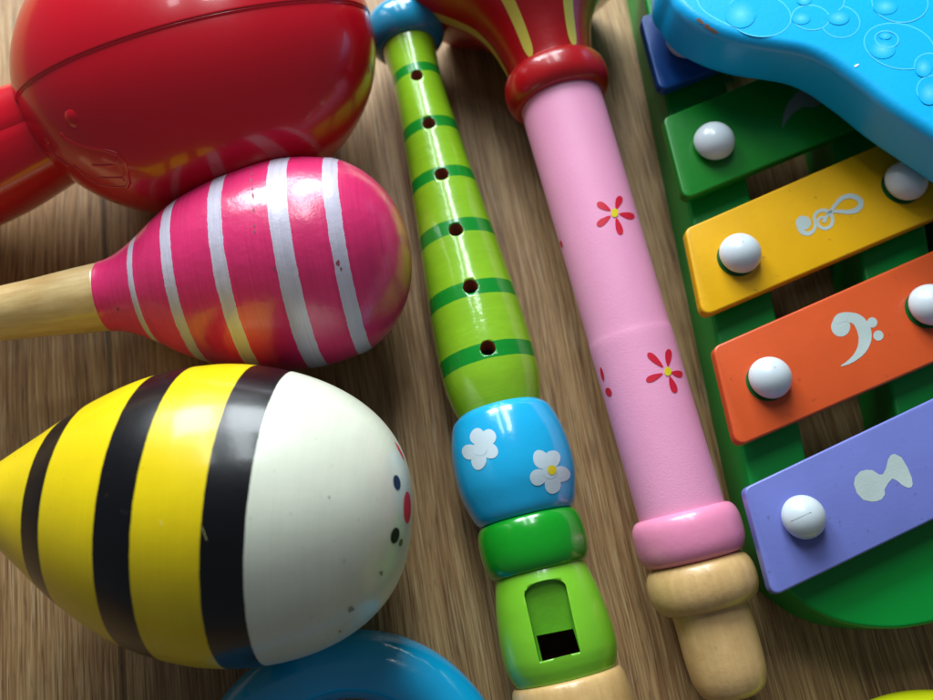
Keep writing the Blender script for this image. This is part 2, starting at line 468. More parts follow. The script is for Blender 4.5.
cb = bmesh.new(); top, bot = [], []
for q in [(535, 634.5), (572.5, 627), (579.8, 650.5), (541, 660.5)]:
    h = hitp(*q)[0]; top.append(cb.verts.new(h+nrm*.4)); bot.append(cb.verts.new(h-nrm*1.15))
for k in range(4): cb.faces.new([top[k], top[(k+1) % 4], bot[(k+1) % 4], bot[k]])
cb.faces.new(top[::-1]); cb.faces.new(bot); bmesh.ops.recalc_face_normals(cb, faces=cb.faces)
m_bore = paint('dark_windway', (64, 34, 26), rough=.9, spec=.1)
c2 = link_bm('cutter', cb, m_bore, smooth=False)
mp.data.materials.clear(); mp.data.materials.append(m_mp)
cut(mp, [c1, c2])
AXD = ax.D.copy()
m_wtip = rawwood('varnished_beech', (220, 182, 122), (202, 160, 100), AXD, rough=.34, coat=.3, bump=.08, wear=.12)
link_bm('mouthpiece', lathe_bm(ax, [(D(566, 676), 30)]+bead(D(566, 676.5), D(592, 780), 51, 30, 60, 3.0)+[(D(592, 781), 10)], 96), m_wtip, flute)

# ================================================================== PINK HORN
HA, HB = (702, 582), (549, 62)
hx = Axis(HA, HB, ra=54, zb=2.05)
horn = thing('toy_horn', 'pink wooden horn with red petal flowers, red flared bell and bare wood mouthpiece', 'toy horn', (hx.pt(250).x, hx.pt(250).y, 0))
H = lambda px, py: hx.dd(px, py)
m_pink = paint('matt_pink_paint', (236, 156, 192), rough=.5, bump=.1, bscale=26, wear=.06, speck=0)
m_red = paint('red_lacquer', (190, 14, 24), rough=.3, coat=.35, bump=.05, wear=.2)
m_olive = paint('pale_yellow_paint', (222, 208, 84), rough=.4, wear=.15)
m_redp = paint('red_print', (208, 22, 52), rough=.45)
m_wood2 = rawwood('worn_beech', (222, 182, 122), (206, 164, 106), hx.D, rough=.36, coat=.3, bump=.12, bscale=3.5, wear=.12, speck=.2)
tb = lathe_bm(hx, [(H(689, 535), 40)]+smooth_prof([(H(686, 525), 43), (H(679, 510), 43), (H(660, 440), 42.5), (H(640, 372), 42), (H(632, 343), 42), (H(627, 325), 41.2), (H(605, 250), 41), (H(583, 170), 41), (H(563, 100), 41), (H(558, 84), 41)], 8), 128, wob=.002)
tree = BVHTree.FromBMesh(tb)
for (cx, cy, tips) in ((614.5, 213, ((597, 203), (620.5, 196), (634.5, 217), (621, 235), (597, 226))),
                       ((667.5, 371.5, ((647.5, 353), (668.5, 349), (682.5, 375), (675.5, 393), (646, 381))))):
    for tx, ty in tips: pixel_decal(tb, tree, petal(cx, cy, tx, ty, 3.9, base=.22), 1, rings=3, eps=.008)
    pixel_decal(tb, tree, ell(cx, cy, 3.6, 4.4), 2, rings=2, eps=.014)
pixel_decal(tb, tree, ell(608.8, 392, 3, 4.6, -20), 1, rings=2, eps=.008)
pixel_decal(tb, tree, ell(602.3, 374, 1.5, 7, -12), 1, rings=2, eps=.008)
pixel_decal(tb, tree, ell(561.4, 244, 1.3, 3.6, -12), 1, rings=2, eps=.008)
link_bm('tube', tb, [m_pink, m_redp, m_yel], horn)
m_pink2 = paint('glossy_pink_paint', (236, 140, 176), rough=.34, coat=.25, bump=.08, bscale=3, wear=.08)
link_bm('pink_ring', lathe_bm(hx, [(H(696, 562), 30)]+bead(H(695.5, 560), H(681.5, 511.5), 40, 41, 54.5, 2.6)+[(H(681, 511), 30)], 128, wob=.004), m_pink2, horn)
link_bm('wood_ring', lathe_bm(hx, [(H(709, 609), 25)]+bead(H(709, 608), H(696, 559), 37, 40, 54.5, 2.2)+[(H(695.5, 558.5), 30)], 128, wob=.01), m_wood2, horn)
link_bm('mouthpiece', lathe_bm(hx, [(H(736.5, 697), 0), (H(736, 696.5), 16)]+smooth_prof([(H(735.6, 695), 24), (H(734.5, 691), 30), (H(732.5, 685), 34), (H(729, 672), 37.4), (H(723, 650), 38.6), (H(714, 620), 38.2), (H(708, 600), 38)], 6), 96, wob=.008), m_wood2, horn)
rb = bead(H(560.5, 104), H(552, 73), 42, 44, 52.5, 2.1)
link_bm('red_ring', lathe_bm(hx, [(rb[0][0]-.5, 30)]+rb+[(rb[-1][0]+.5, 30)], 128, wob=.003), m_red, horn)
D0 = H(549, 62)
bprof = [(D0-14, 40)]+smooth_prof([(D0-12, 42), (D0-4, 43), (D0+10, 46), (D0+25, 50.5), (D0+38, 57), (D0+49, 65), (D0+60, 78), (D0+71, 94), (D0+81, 110), (D0+87, 115), (D0+91, 113)], 7)
inner = [(d+1.5, max(r-8, 10)) for d, r in bprof[::-1] if d > D0+20]
bb = lathe_bm(hx, bprof+inner+[(D0+18, 5), (D0+18, 0)], 128)
bmc = [hx.cm(*p) for p in bprof]
def bell_pt(t, th, e):
    r = next((bmc[i][1]+(bmc[i+1][1]-bmc[i][1])*(t-bmc[i][0])/(bmc[i+1][0]-bmc[i][0]) for i in range(len(bmc)-1) if bmc[i+1][0] >= t > bmc[i][0]), bmc[-1][1])
    return hx.A+hx.D*t+(hx.U*math.cos(th)+hx.V*math.sin(th))*(r+e)
t1 = hx.t(D0+88)
ths = []; t0 = 0
for target in ((531, 57), (574, 48)):
    best = min(((proj(bell_pt(hx.t(D0+q), a*.02, .01))[0]-Vector(target)).length, a*.02, hx.t(D0+q)) for a in range(-80, 81) for q in range(-11, 40, 1)); ths.append(best[1]); t0 += best[2]/2
step = ths[1]-ths[0]
nst = round(2*math.pi/abs(step)); step = 2*math.pi/nst*(1 if step > 0 else -1)
for s_ in range(nst):
    th0 = ths[0]+s_*step; rows = []
    for i in range(29):
        t = t0+(t1-t0)*i/28; w = (.15+.003*i)*(1 if i > 3 else math.sqrt(1-((3.6-i)/3.7)**2))
        r_ = (bell_pt(t, 0, 0)-(hx.A+hx.D*t)).length
        rows.append([bb.verts.new(bell_pt(t, th0+w*q/2/r_*1.55, .012)) for q in (-1, -.33, .33, 1)])
    for i in range(28):
        for q in range(3):
            f = bb.faces.new([rows[i][q], rows[i][q+1], rows[i+1][q+1], rows[i+1][q]]); f.material_index = 1
            f.normal_update()
            cc = f.calc_center_median(); axp = hx.A+hx.D*(cc-hx.A).dot(hx.D)
            if f.normal.dot(cc-axp) < 0: f.normal_flip()
link_bm('bell', bb, [m_red, m_olive], horn)

# ================================================================== PINK STRIPED MARACA
MA, MB = (0, 314), (411, 246)
mx = Axis(MA, MB, za=2.15, rb=105, lift=(0, -.0))
M = lambda px, py: mx.dd(px, py)
mar = thing('maraca', 'bright pink wooden maraca with white stripes and bare wood handle', 'maraca', (mx.pt(300).x, mx.pt(300).y, 0))
mp_ = [(M(107, 297), 35.5), (M(114, 296), 36.5), (M(128, 293), 41.5), (M(150, 288), 54), (M(172, 284), 69), (M(194, 280), 81), (M(218, 275), 90.5), (M(243, 271), 97.5), (M(275, 266), 103), (M(303, 263), 104.5), (M(328, 259), 102)]
c_ = M(318, 261); end = M(410, 246)
tail = [(c_+(end-c_)*math.sin(a), 103.5*math.cos(a)**.96) for a in [math.pi/2*k/22 for k in range(5, 22)]]+[(end, 0)]
mprof = smooth_prof(mp_, 5)[:-1]; mprof = [p for p in mprof if p[0] < tail[0][0]]+tail
PK, WH = (230, 48, 112), (208, 200, 218)
st = [(mx.t(0), PK)]
for (a, b, w) in ((150, 288, 8), (194, 280, 13), (243, 268.5, 16), (301, 262, 20), (349, 255, 16)):
    st += [(mx.t(M(a, b)-w*.45), WH), (mx.t(M(a, b)+w*.45), PK)]
st += [(mx.t(end-9), (214, 88, 90))]
m_mar = banded('pink_paint_white_stripes', st, wob=.09, rough=.3, coat=.45, bump=.14, bscale=2.2, wear=.14, coat_rough=.13)
m_chip = paint('worn_wood_spots', (150, 70, 90), rough=.6)
hb = lathe_bm(mx, [(mprof[0][0]-.3, 20)]+mprof, 128)
tree = BVHTree.FromBMesh(hb)
random.seed(3)
y = 166.0; x = 251.0
while y < 262:                                        # fine crack in the lacquer
    h = random.uniform(3, 8)
    if random.random() < .75: pixel_decal(hb, tree, [(x, y), (x+1.3, y+h*.4), (x+.4+random.uniform(-.6, .8), y+h), (x-1.1, y+h*.5)], 1, rings=1, eps=.006)
    y += h+random.uniform(.5, 3.5); x += random.uniform(-.9, 1.5)
for (cx, cy, r) in ((338, 263, 2.0), (274, 269, 1.2), (118, 309, 1.3), (341, 269, 1.1)):
    pixel_decal(hb, tree, ell(cx, cy, r, r*1.5, 0, 9, .2), 1, rings=1, eps=.006)
link_bm('head', hb, [m_mar, m_chip], mar)
m_hand = rawwood('varnished_maple', (218, 188, 132), (186, 150, 92), mx.D, rough=.3, coat=.35, bump=.06, wear=.15)
link_bm('handle', lathe_bm(mx, [(-150, 0), (-148, 14), (-140, 24), (-125, 29), (-110, 27), (-92, 22)]+smooth_prof([(-80, 21), (-40, 23), (0, 27), (40, 29.5), (75, 32.5), (M(107, 297)+1, 34.8)], 6), 96), m_hand, mar)

# ================================================================== BEE
BA, BB_ = (0, 500), (413, 520)
bx_ = Axis(BA, BB_, ra=150, rb=150, lift=(-.08, .08))
B = lambda px: bx_.dd(px, 505+15*px/413)
bee = thing('bee_maraca', 'large egg shaped wooden bee with yellow and black bands and white face', 'bee toy', (bx_.pt(228).x, bx_.pt(228).y, 0))
bp = [(-60, 13), (-42, 19), (-20, 28), (0, 39), (22, 54.5), (46, 71.5), (69, 88), (100, 108), (137, 127), (174, 139.5), (205, 145.3), (220, 147), (234, 147.5)]
cB, eB, rB = 234.0, 411.5, 147.5
tail = [(cB+(eB-cB)*math.sin(a), rB*math.cos(a)**.8) for a in [math.pi/2*k/44 for k in range(1, 44)]]+[(eB, 0)]
bprof_ = smooth_prof(bp, 6)+tail
bprof_ = [(B(d), r) for d, r in bprof_]
YL, BK, CR = (236, 205, 8), (9, 7, 11), (228, 230, 210)
bt = lambda x: bx_.t(B(x))
m_bee = banded('yellow_black_cream_lacquer', [(bt(-80), YL), (bt(68), BK), (bt(92), YL), (bt(154), BK), (bt(190), YL), (bt(248), BK), (bt(285), CR)], wob=.04, brush=.96, rough=.33, coat=.35, bump=.05, bscale=1.6, wear=.1, coat_rough=.14, speck=.2, spec=.35)
m_navy = paint('navy_dot', (20, 44, 78), rough=.5, spec=.2); m_blk = paint('black_dot', (16, 18, 18), rough=.5, spec=.2)
m_nose = paint('red_dot', (226, 36, 56), rough=.5, spec=.2); m_smud = paint('grey_smudge', (150, 150, 128), rough=.6)
m_grn = paint('greenish_chip', (100, 110, 50), rough=.6)
bb = lathe_bm(bx_, [(B(-60.4), 8)]+bprof_, 160)
tree = BVHTree.FromBMesh(bb)
pixel_decal(bb, tree, ell(396.6, 482.5, 3.5, 7.6, -10), 1, eps=.008)
pixel_decal(bb, tree, ell(394.8, 535.5, 4.2, 8.2, 12), 2, eps=.008)
pixel_decal(bb, tree, ell(407, 507.5, 3.6, 16, 0), 3, eps=.008, rings=5)
pixel_decal(bb, tree, ell(400.5, 542.5, 1.7, 4, 14), 5, eps=.008, rings=2)
pixel_decal(bb, tree, [(394, 441), (398.5, 447), (402, 454), (404.5, 461), (402.5, 458), (398, 449.5)], 3, eps=.008, rings=2)
for (cx, cy, rx, ry, a) in ((351, 609, 3.4, 2.6, -40), (381, 573, 1.8, 2.4, 0), (340, 631, 1.6, 1, -30), (329, 497, 1, 1, 0)):
    pixel_decal(bb, tree, ell(cx, cy, rx, ry, a, 12, .2), 4, eps=.007, rings=2)
# chipped paint on the wide black band and a few nicks
for (x0, y0, x1, y1, w) in ((202, 527, 207, 540, .45), (160, 520, 163, 526, .5)):
    pixel_decal(bb, tree, [(x0, y0), (x0+w, y0), (x1, y1), (x1-w, y1)], 6, rings=1, eps=.007)
m_nick = paint('pale_scratch', (236, 232, 150), rough=.5)
link_bm('body', bb, [m_bee, m_navy, m_blk, m_nose, m_smud, m_grn, m_nick], bee)
link_bm('handle', lathe_bm(bx_, [(B(-260), 0), (B(-258), 20), (B(-250), 26), (B(-236), 24), (B(-200), 13), (B(-100), 12), (B(-57), 12.5)], 64), m_hand, bee)

# ================================================================== RED MARACA (glossy plastic, two shells)
m_rp = paint('glossy_red_plastic', (194, 6, 30), rough=.24, coat=.4, bump=.02, bscale=1.2, wear=.05, coat_rough=.05)
zc = 3.0
C = at(200, 62, zc); ldir = (at(374, 15, zc)-at(26, 109, zc)); LA = ldir.length/2; ldir.normalize()
PERP = Vector((0, 0, 1)).cross(ldir).normalized()      # away from the viewer
RB_, RC = 3.75, 3.0
red = thing('red_rattle', 'big glossy red plastic rattle with seam and raised emblem', 'rattle', (C.x, C.y, 0))
PHI = math.radians(24)
Up2 = (Vector((0, 0, 1))*math.cos(PHI)-PERP*math.sin(PHI)).normalized()   # the seam plane holds ldir and Up2
Nrm = ldir.cross(Up2).normalized()                    # points to one side of the seam
if Nrm.dot(PERP) < 0: Nrm = -Nrm
def radius_dir(d):                                     # ellipsoid radius along unit d
    return 1/math.sqrt((d.dot(ldir)/LA)**2+(d.dot(PERP)/RB_)**2+(d.z/RC)**2)
def shell(sgn, name):
    bm = bmesh.new(); nu, nv = 128, 40; rows = []
    for j in range(nv+1):
        # fine rows close to the seam so that its rolled edge is round
        lat = (math.pi/2)*(1-(1-j/nv)**1.0) if False else (math.pi/2)*((j/nv)**2.2)
        row = []
        for i in range(nu):
            a = 2*math.pi*i/nu
            inpl = ldir*math.cos(a)+Up2*math.sin(a)
            d = (inpl*math.cos(lat)+Nrm*sgn*math.sin(lat)).normalized(); r = radius_dir(d)
            h = r*math.sin(lat)                       # distance to the seam plane
            groove = .02*max(0, 1-h/.04)**2 if h < .04 else 0
            if sgn < 0: groove += .04*min(1, h/.05)*math.exp(-max(0, h)/1.2)
            row.append(bm.verts.new(C+d*(r-groove)))
            if j == nv: break
        rows.append(row)
    for j in range(nv):
        for i in range(nu):
            i2 = (i+1) % nu
            if j == nv-1: bm.faces.new([rows[j][i], rows[j][i2], rows[j+1][0]])
            else: bm.faces.new([rows[j][i], rows[j][i2], rows[j+1][i2], rows[j+1][i]])
    bmesh.ops.recalc_face_normals(bm, faces=bm.faces)
    q = max(bm.faces, key=lambda f: abs((f.calc_center_median()-C).dot(Nrm)))
    if q.normal.dot(q.calc_center_median()-C) < 0: bmesh.ops.reverse_faces(bm, faces=bm.faces)
    return bm
link_bm('back_shell', shell(1, 'b'), m_rp, red)
fb = shell(-1, 'f'); tree = BVHTree.FromBMesh(fb)
link_bm('front_shell', fb, m_rp, red)
# raised emblem moulded into the front shell
eb = bmesh.new()
def Z(x, y): return (x/4.375, 70+y/4.375)
def hit3(p, e=.0):
    h = tree.ray_cast(CAM, ray(*p).normalized()); return h[0]+h[1]*e if h[0] is not None else None
def stroke(pts, r):
    P = [p for p in (hit3(Z(*q), -r*.45) for q in pts) if p]
    Q = []
    for i in range(len(P)-1):
        for k in range(4): Q.append(P[i].lerp(P[i+1], k/4))
    Q.append(P[-1])
    if len(Q) > 2: tube_bm(eb, Q, r)
stroke([(262, 272), (290, 305), (340, 330), (400, 342), (460, 352), (510, 368), (540, 395), (556, 440), (566, 490), (556, 512), (500, 512), (440, 505), (390, 480), (350, 445), (320, 412)], .05)
stroke([(200, 318), (215, 345), (245, 378), (275, 402), (305, 425)], .055)
stroke([(395, 415), (450, 420), (508, 414)], .045)
stroke([(430, 470), (480, 472), (535, 470), (545, 490)], .04)
stroke([(505, 380), (520, 420), (545, 470)], .04)
for (x, y, r) in ((312, 212, .34), (205, 312, .14)):
    p = hit3(Z(x, y), -r*.84)
    r_ = bmesh.ops.create_icosphere(eb, subdivisions=3, radius=r, matrix=Matrix.Translation(p))
link_bm('emblem', eb, m_rp, red)
# stubby handle
rx = Axis((85, 116), (-60, 182), za=2.75, zb=1.9)
ha = smooth_prof([(-10, 50), (30, 52), (62, 56), (85, 59), (110, 61), (150, 61), (200, 58)], 6)
def handle_half(sgn):
    bm = bmesh.new(); seg = 32; rings = []
    sd = (rx.V if rx.V.y > 0 else -rx.V)*1.0
    upd = (rx.U*math.cos(.35)-sd*math.sin(.35)).normalized(); nd = rx.D.cross(upd).normalized()
    if nd.dot(sd) < 0: nd = -nd
    P = [rx.cm(*p) for p in ha]; P = P+[(P[-1][0]+.35*k, P[-1][1]*math.sqrt(max(0, 1-(k/4)**2))) for k in (1, 2, 3, 3.8)]
    for (t, r) in P:
        ring = []
        for k in range(seg+1):
            th = math.pi*k/seg
            hgt = math.sin(th)*r
            rr = r-(.03*max(0, 1-hgt/.06)**2 if hgt < .06 else 0)
            # flattened flank with a ridge
            rr *= 1-.04*math.cos(th*4)
            ring.append(bm.verts.new(rx.A+rx.D*t+(upd*math.cos(th)+nd*sgn*math.sin(th))*rr))
        rings.append(ring)
    for a, b in zip(rings, rings[1:]):
        for k in range(seg): bm.faces.new([a[k], a[k+1], b[k+1], b[k]])
    bmesh.ops.recalc_face_normals(bm, faces=bm.faces)
    f = bm.faces[seg//2]; c = f.calc_center_median(); q = rx.A+rx.D*(c-rx.A).dot(rx.D)
    if f.normal.dot(c-q) < 0: bmesh.ops.reverse_faces(bm, faces=bm.faces)
    return bm
hb1 = handle_half(1)
o2 = handle_half(-1); tmp = bpy.data.meshes.new('x'); o2.to_mesh(tmp); hb1.from_mesh(tmp); o2.free(); bpy.data.meshes.remove(tmp)
link_bm('handle', hb1, m_rp, red)

# ================================================================== RINGS (torus)
def torus_bm(c, R, r, rz, nu=160, nv=48):
    bm = bmesh.new(); rows = []
    for i in range(nu):
        a = 2*math.pi*i/nu; d = Vector((math.cos(a), math.sin(a), 0))
        rows.append([bm.verts.new(c+d*(R+r*math.cos(2*math.pi*k/nv))+Vector((0, 0, rz*math.sin(2*math.pi*k/nv)))) for k in range(nv)])
    for i in range(nu):
        for k in range(nv):
            bm.faces.new([rows[i][k], rows[(i+1) % nu][k], rows[(i+1) % nu][(k+1) % nv], rows[i][(k+1) % nv]])
    bmesh.ops.recalc_face_normals(bm, faces=bm.faces); return bm
m_ring = paint('glossy_blue_lacquer', (8, 160, 212), rough=.2, coat=.6, bump=.03, wear=.1)
c = at(349, 806, .75)
e = at(349, 628.5, .95); Rout = e.y-c.y
rr = (at(349, 628, .75)-at(349, 698, .75)).length/2
tag(link_bm('ring', torus_bm(c, Rout-rr, rr, .75), m_ring, origin=(c.x, c.y, 0)), 'glossy blue wooden ring lying below the white faced bee', 'ring')
m_yr = paint('lime_yellow_lacquer', (206, 214, 20), rough=.3, coat=.4)
c = at(955, 880, .6); e = at(955, 690, .8); R2 = e.y-c.y
tag(link_bm('ring', torus_bm(c, R2-.8, .8, .6), m_yr, origin=(c.x, c.y, 0)), 'lime yellow ring just showing at the bottom right corner', 'ring')

# ================================================================== XYLOPHONE
KZ = 2.25; KT = .32; BZ = 1.6
m_base = paint('green_plastic', (2, 146, 52), rough=.38, spec=.35, coat=.05, bump=.02, wear=.06)
xa = thing('xylophone', 'green plastic toy xylophone with blue, green, yellow, orange and purple keys', 'xylophone', (at(850, 350, 0).x, at(850, 350, 0).y, 0))
def P2(px, py, z): p = at(px, py, z); return (p.x, p.y)
lf = [P2(622, -60, .6), P2(633, 0, .6), P2(680, 230, .6), P2(728, 455, .6), P2(757, 568, .6), P2(783, 601, .6), P2(815, 620, .6), P2(852, 628, .6), P2(890, 627, .6), P2(935, 614, .6)]
mid0 = P2(1000, 575, .6)
out = []
for i in range(len(lf)-1):                              # smooth the end curve
    out.append(lf[i])
far = [P2(1035, 540, .6), P2(1060, 470, .6), P2(1040, 300, .6), P2(985, 60, .6), P2(925, -140, .6), P2(850, -200, .6), P2(700, -200, .6), P2(630, -140, .6)]
outline = spline2(lf+[mid0]+far, 6)
def slot(ul, ur, lr, ll, r=.3): return round_poly([P2(*ul, .9), P2(*ur, .9), P2(*lr, .9), P2(*ll, .9)], r)
s1 = slot((700, 8), (785, -10), (893, 470), (803, 500))
s2 = slot((880, 40), (900, 36), (985, 470), (950, 480), .14)
def prism_bm(pts, z0, z1, bev=0, seg=6):
    bm = bmesh.new(); n = len(pts)
    a = [bm.verts.new((p[0], p[1], z0)) for p in pts]; b = [bm.verts.new((p[0], p[1], z1)) for p in pts]
    for k in range(n): bm.faces.new([a[k], a[(k+1) % n], b[(k+1) % n], b[k]])
    bm.faces.new(a[::-1]); bm.faces.new(b); bmesh.ops.recalc_face_normals(bm, faces=bm.faces)
    if bev:
        bm.edges.ensure_lookup_table(); bs = set(b)
        es = [e for e in bm.edges if e.verts[0] in bs and e.verts[1] in bs]
        bmesh.ops.bevel(bm, geom=es, offset=bev, segments=seg, profile=.5, affect='EDGES')
    return bm
base = link_bm('base', prism_bm(outline, 0, BZ), m_base, xa)
cut(base, [link_bm('cutter', prism_bm(q, -1, BZ+1), m_base) for q in (s1, s2)])
bm = bmesh.new(); bm.from_mesh(base.data); zt = max(v.co.z for v in bm.verts)
bmesh.ops.remove_doubles(bm, verts=bm.verts, dist=1e-5)
es = [e for e in bm.edges if abs(e.verts[0].co.z-zt) < 1e-5 and abs(e.verts[1].co.z-zt) < 1e-5 and len(e.link_faces) == 2 and e.calc_face_angle(0) > 1]
zb_ = {v for e in es for v in e.verts}
bmesh.ops.bevel(bm, geom=es, offset=.42*S, segments=6, profile=.5, affect='EDGES', clamp_overlap=True)
bm.to_mesh(base.data); bm.free()
for p in base.data.polygons: p.use_smooth = True
base.data.set_sharp_from_angle(angle=math.radians(35))
KEYS = [ # colour name, rgb, corners TL, TR, BR, BL at the top face, studs
 ('blue', (16, 74, 150), [(640, 17), (800, -42), (835, 22), (660, 91)], [(688, 34), (812, -12)]),
 ('green', (14, 122, 28), [(663, 118), (880, 28), (908, 106), (684, 200)], [(717, 136), (866, 72)]),
 ('yellow', (232, 172, 4), [(685, 229), (935, 120), (965, 205), (703, 317)], [(743.5, 249), (911, 176)]),
 ('orange', (212, 84, 36), [(713, 347), (985, 228), (1018, 326), (737, 447)], [(774, 374.5), (936, 301)]),
 ('purple', (112, 120, 192), [(744, 488), (1035, 350), (1068, 455), (773, 597)], [(808, 515.5), (980, 438)])]
m_stud = paint('white_plastic', (206, 216, 222), rough=.3, coat=.3, bump=.02, wear=.06)
m_mark = paint('grey_mould_mark', (176, 186, 188), rough=.5)
m_gap = paint('shaded_gap_green', (4, 92, 34), rough=.4)  # base green darkened, as seen down the gap round a stud
m_print = paint('grey_white_print', (186, 200, 196), rough=.4, bump=.06, bscale=20, wear=.2)
m_shprint = paint('shaded_print', (120, 130, 128), rough=.4)  # print colour darkened for the board's shadow on the green key
KS = 2.917
def zk(x, y): return (660+x/KS, 220+y/KS)
def zy(x, y): return (780+x/3.503, 180+y/3.503)
def zp(x, y): return (740+x/4.83, 360+y/4.83)
def head_bm(c, r, h):
    bm = bmesh.new(); rows = []; n = 14
    for j in range(n+1):
        a = math.pi*.5*j/n; rr = r*math.cos(a); z = h*math.sin(a)
        rows.append([bm.verts.new(c+Vector((rr*math.cos(t), rr*math.sin(t), z))) for t in [2*math.pi*k/48 for k in range(48)]] if j < n else [bm.verts.new(c+Vector((0, 0, h)))])
    low = [bm.verts.new(c+Vector((r*.9*math.cos(t), r*.9*math.sin(t), -.10))) for t in [2*math.pi*k/48 for k in range(48)]]
    neck = [bm.verts.new(c+Vector((r*.5*math.cos(t), r*.5*math.sin(t), -.12))) for t in [2*math.pi*k/48 for k in range(48)]]
    foot = [bm.verts.new(c+Vector((r*.5*math.cos(t), r*.5*math.sin(t), -.75))) for t in [2*math.pi*k/48 for k in range(48)]]
    seq = [foot, neck, low]+rows
    for a, b in zip(seq, seq[1:]):
        for k in range(48):
            k2 = (k+1) % 48
            bm.faces.new([a[k], a[k2], b[k2], b[k]] if len(b) > 1 else [a[k], a[k2], b[0]])
    bmesh.ops.recalc_face_normals(bm, faces=bm.faces); return bm
for ki, (cn, rgb, cor, studs) in enumerate(KEYS):
    pts = round_poly([P2(*c, KZ) for c in cor], .22 if ki != 4 else .18)
    kb = slab_bm(pts, KZ-KT, KZ, .05, res=4)
    zt = KZ+.004
    if cn == 'orange':
        flat_fill(kb, [zk(*p) for p in ell(527, 311, 28, 29, 0, 24)], zt, 1)
        flat_ribbon(kb, [(512, 300, 20), (524, 286, 26), (548, 283, 28), (576, 292, 34), (594, 318, 40), (598, 348, 37), (588, 378, 28), (570, 400, 18), (550, 415, 11), (528, 426, 3)], zt+.002, 1, zk)
        flat_fill(kb, [zk(*p) for p in ell(619, 299, 15, 15)], zt+.001, 1); flat_fill(kb, [zk(*p) for p in ell(637, 337, 15, 15)], zt+.001, 1)
    if cn == 'yellow':
        flat_fill(kb, [zy(*p) for p in ell(82, 150, 27, 25)], zt, 1)
        flat_ribbon(kb, [(64, 160, 14), (76, 180, 17), (98, 188, 15), (118, 176, 12), (124, 152, 11), (120, 130, 11), (132, 112, 12), (155, 106, 12), (176, 116, 12), (184, 138, 12), (178, 160, 12), (156, 170, 11), (136, 160, 10), (132, 142, 9), (146, 130, 9), (160, 138, 8), (156, 150, 7)], zt+.002, 1, zy)
        flat_ribbon(kb, [(150, 148, 8), (168, 122, 11), (190, 92, 13), (214, 66, 15), (244, 56, 17), (272, 64, 19), (284, 82, 19), (270, 104, 19), (240, 112, 15), (206, 110, 12), (176, 112, 9), (160, 122, 7)], zt+.004, 1, zy)
    if cn == 'purple':
        flat_fill(kb, [zp(*p) for p in [(610, 530), (640, 532), (672, 553), (690, 552), (705, 525), (715, 480), (730, 458), (748, 453), (780, 470), (810, 520), (830, 570), (834, 600), (827, 615), (810, 617), (785, 605), (755, 580), (735, 573), (715, 595), (698, 625), (700, 650), (685, 672), (660, 682), (635, 684), (595, 675), (565, 643), (550, 600), (556, 565), (580, 538)]], zt, 1)
    if cn == 'green':
        flat_fill(kb, [(782, 129), (783, 116), (787, 104), (795, 94), (806, 87), (818, 88), (829, 96), (826, 102), (815, 107), (803, 107), (793, 113), (786, 122)], zt, 1)
    if cn == 'blue':
        flat_fill(kb, ell(745, 5, 12, 9, -20), zt, 1)
    m_key = paint(cn+'_key_lacquer', rgb, rough=.34, coat=.12, bump=.035, bscale=7, wear=.1, spec=.45, speck=.3)
    k = link_bm('key', kb, [m_key, m_shprint if cn == 'green' else m_print], xa, sharp=math.radians(50)); k['label'] = cn + ' key of the xylophone'
    for si, (sx, sy) in enumerate(studs):
        c = at(sx, sy, KZ+.42); c = Vector((c.x, c.y, KZ+.16)); r = (19.8+2.2*ki/4)*(c-CAM).dot(FW)/F
        hb_ = head_bm(c, r, r*.88); tr_ = BVHTree.FromBMesh(hb_); vx = r*F/(c-CAM).dot(FW)/22
        q = (sx+random.uniform(-1, 5)*vx, sy-random.uniform(3, 9)*vx)
        if cn in ('purple', 'yellow', 'orange') and si == 0: pixel_decal(hb_, tr_, ell(q[0], q[1], .8*vx, .8*vx, 0, 8), 1, rings=1, eps=.004)
        if cn in ('purple', 'yellow') and si == 0:
            e_ = (q[0]-20*vx, q[1]+9*vx) if cn == 'purple' else (q[0]-1, q[1]-12*vx)
            n_ = Vector((-(e_[1]-q[1]), e_[0]-q[0])).normalized()*.35
            L1 = [(q[0]+(e_[0]-q[0])*u/8, q[1]+(e_[1]-q[1])*u/8) for u in range(9)]
            pixel_decal(hb_, tr_, [(a_[0]+n_.x, a_[1]+n_.y) for a_ in L1]+[(a_[0]-n_.x, a_[1]-n_.y) for a_ in L1[::-1]], 1, rings=1, eps=.004)
        link_bm('stud', hb_, [m_stud, m_mark], k)
        if cn in ('purple', 'green', 'blue'): continue
        w = Vector((c.x-.035, c.y-.04, KZ))
        link_bm('hole_gap_disc', cyl_bm(w, Vector((0, 0, 1)), r*.95, -.1, .012, 40), m_gap, k, sharp=.6)  # added disc standing in for the dark gap of the key hole
        if cn == 'purple' and si == 0:
            pass

# ================================================================== BLUE BUBBLE BOARD
BT, TH = KZ+.62+1.45, 1.4
m_board = paint('cyan_lacquer', (2, 186, 252), rough=.36, coat=.15, bump=.045, bscale=10, wear=.06)
def attr_mat():
    t = NT('bubble_print'); a = t.node('ShaderNodeVertexColor'); a.layer_name = 'print'
    return finish(t, a.outputs['Color'], rough=.36, coat=.15, bump=.045, bscale=10, wear=.06)
top = [(662, -30), (673, -2), (684, 12), (699, 22.5), (722, 33), (750, 41), (782, 46), (808, 51), (832, 62), (862, 83), (894, 108), (935, 135), (985, 165), (1040, 175), (1090, 140), (1100, 60), (1060, -30), (960, -120), (850, -170), (740, -160), (680, -110)]
bb = slab_bm(spline2([P2(x, y, BT) for x, y in top], 8), BT-TH, BT, .24, res=6)
cl = bb.loops.layers.float_color.new('print')
zoff = [.003]
def pcol(faces, c):
    for f in faces:
        for lp in f.loops: lp[cl] = c
def zb(x, y): return (660+x/3.418, y/3.418)
BASE = lin(2, 186, 252)
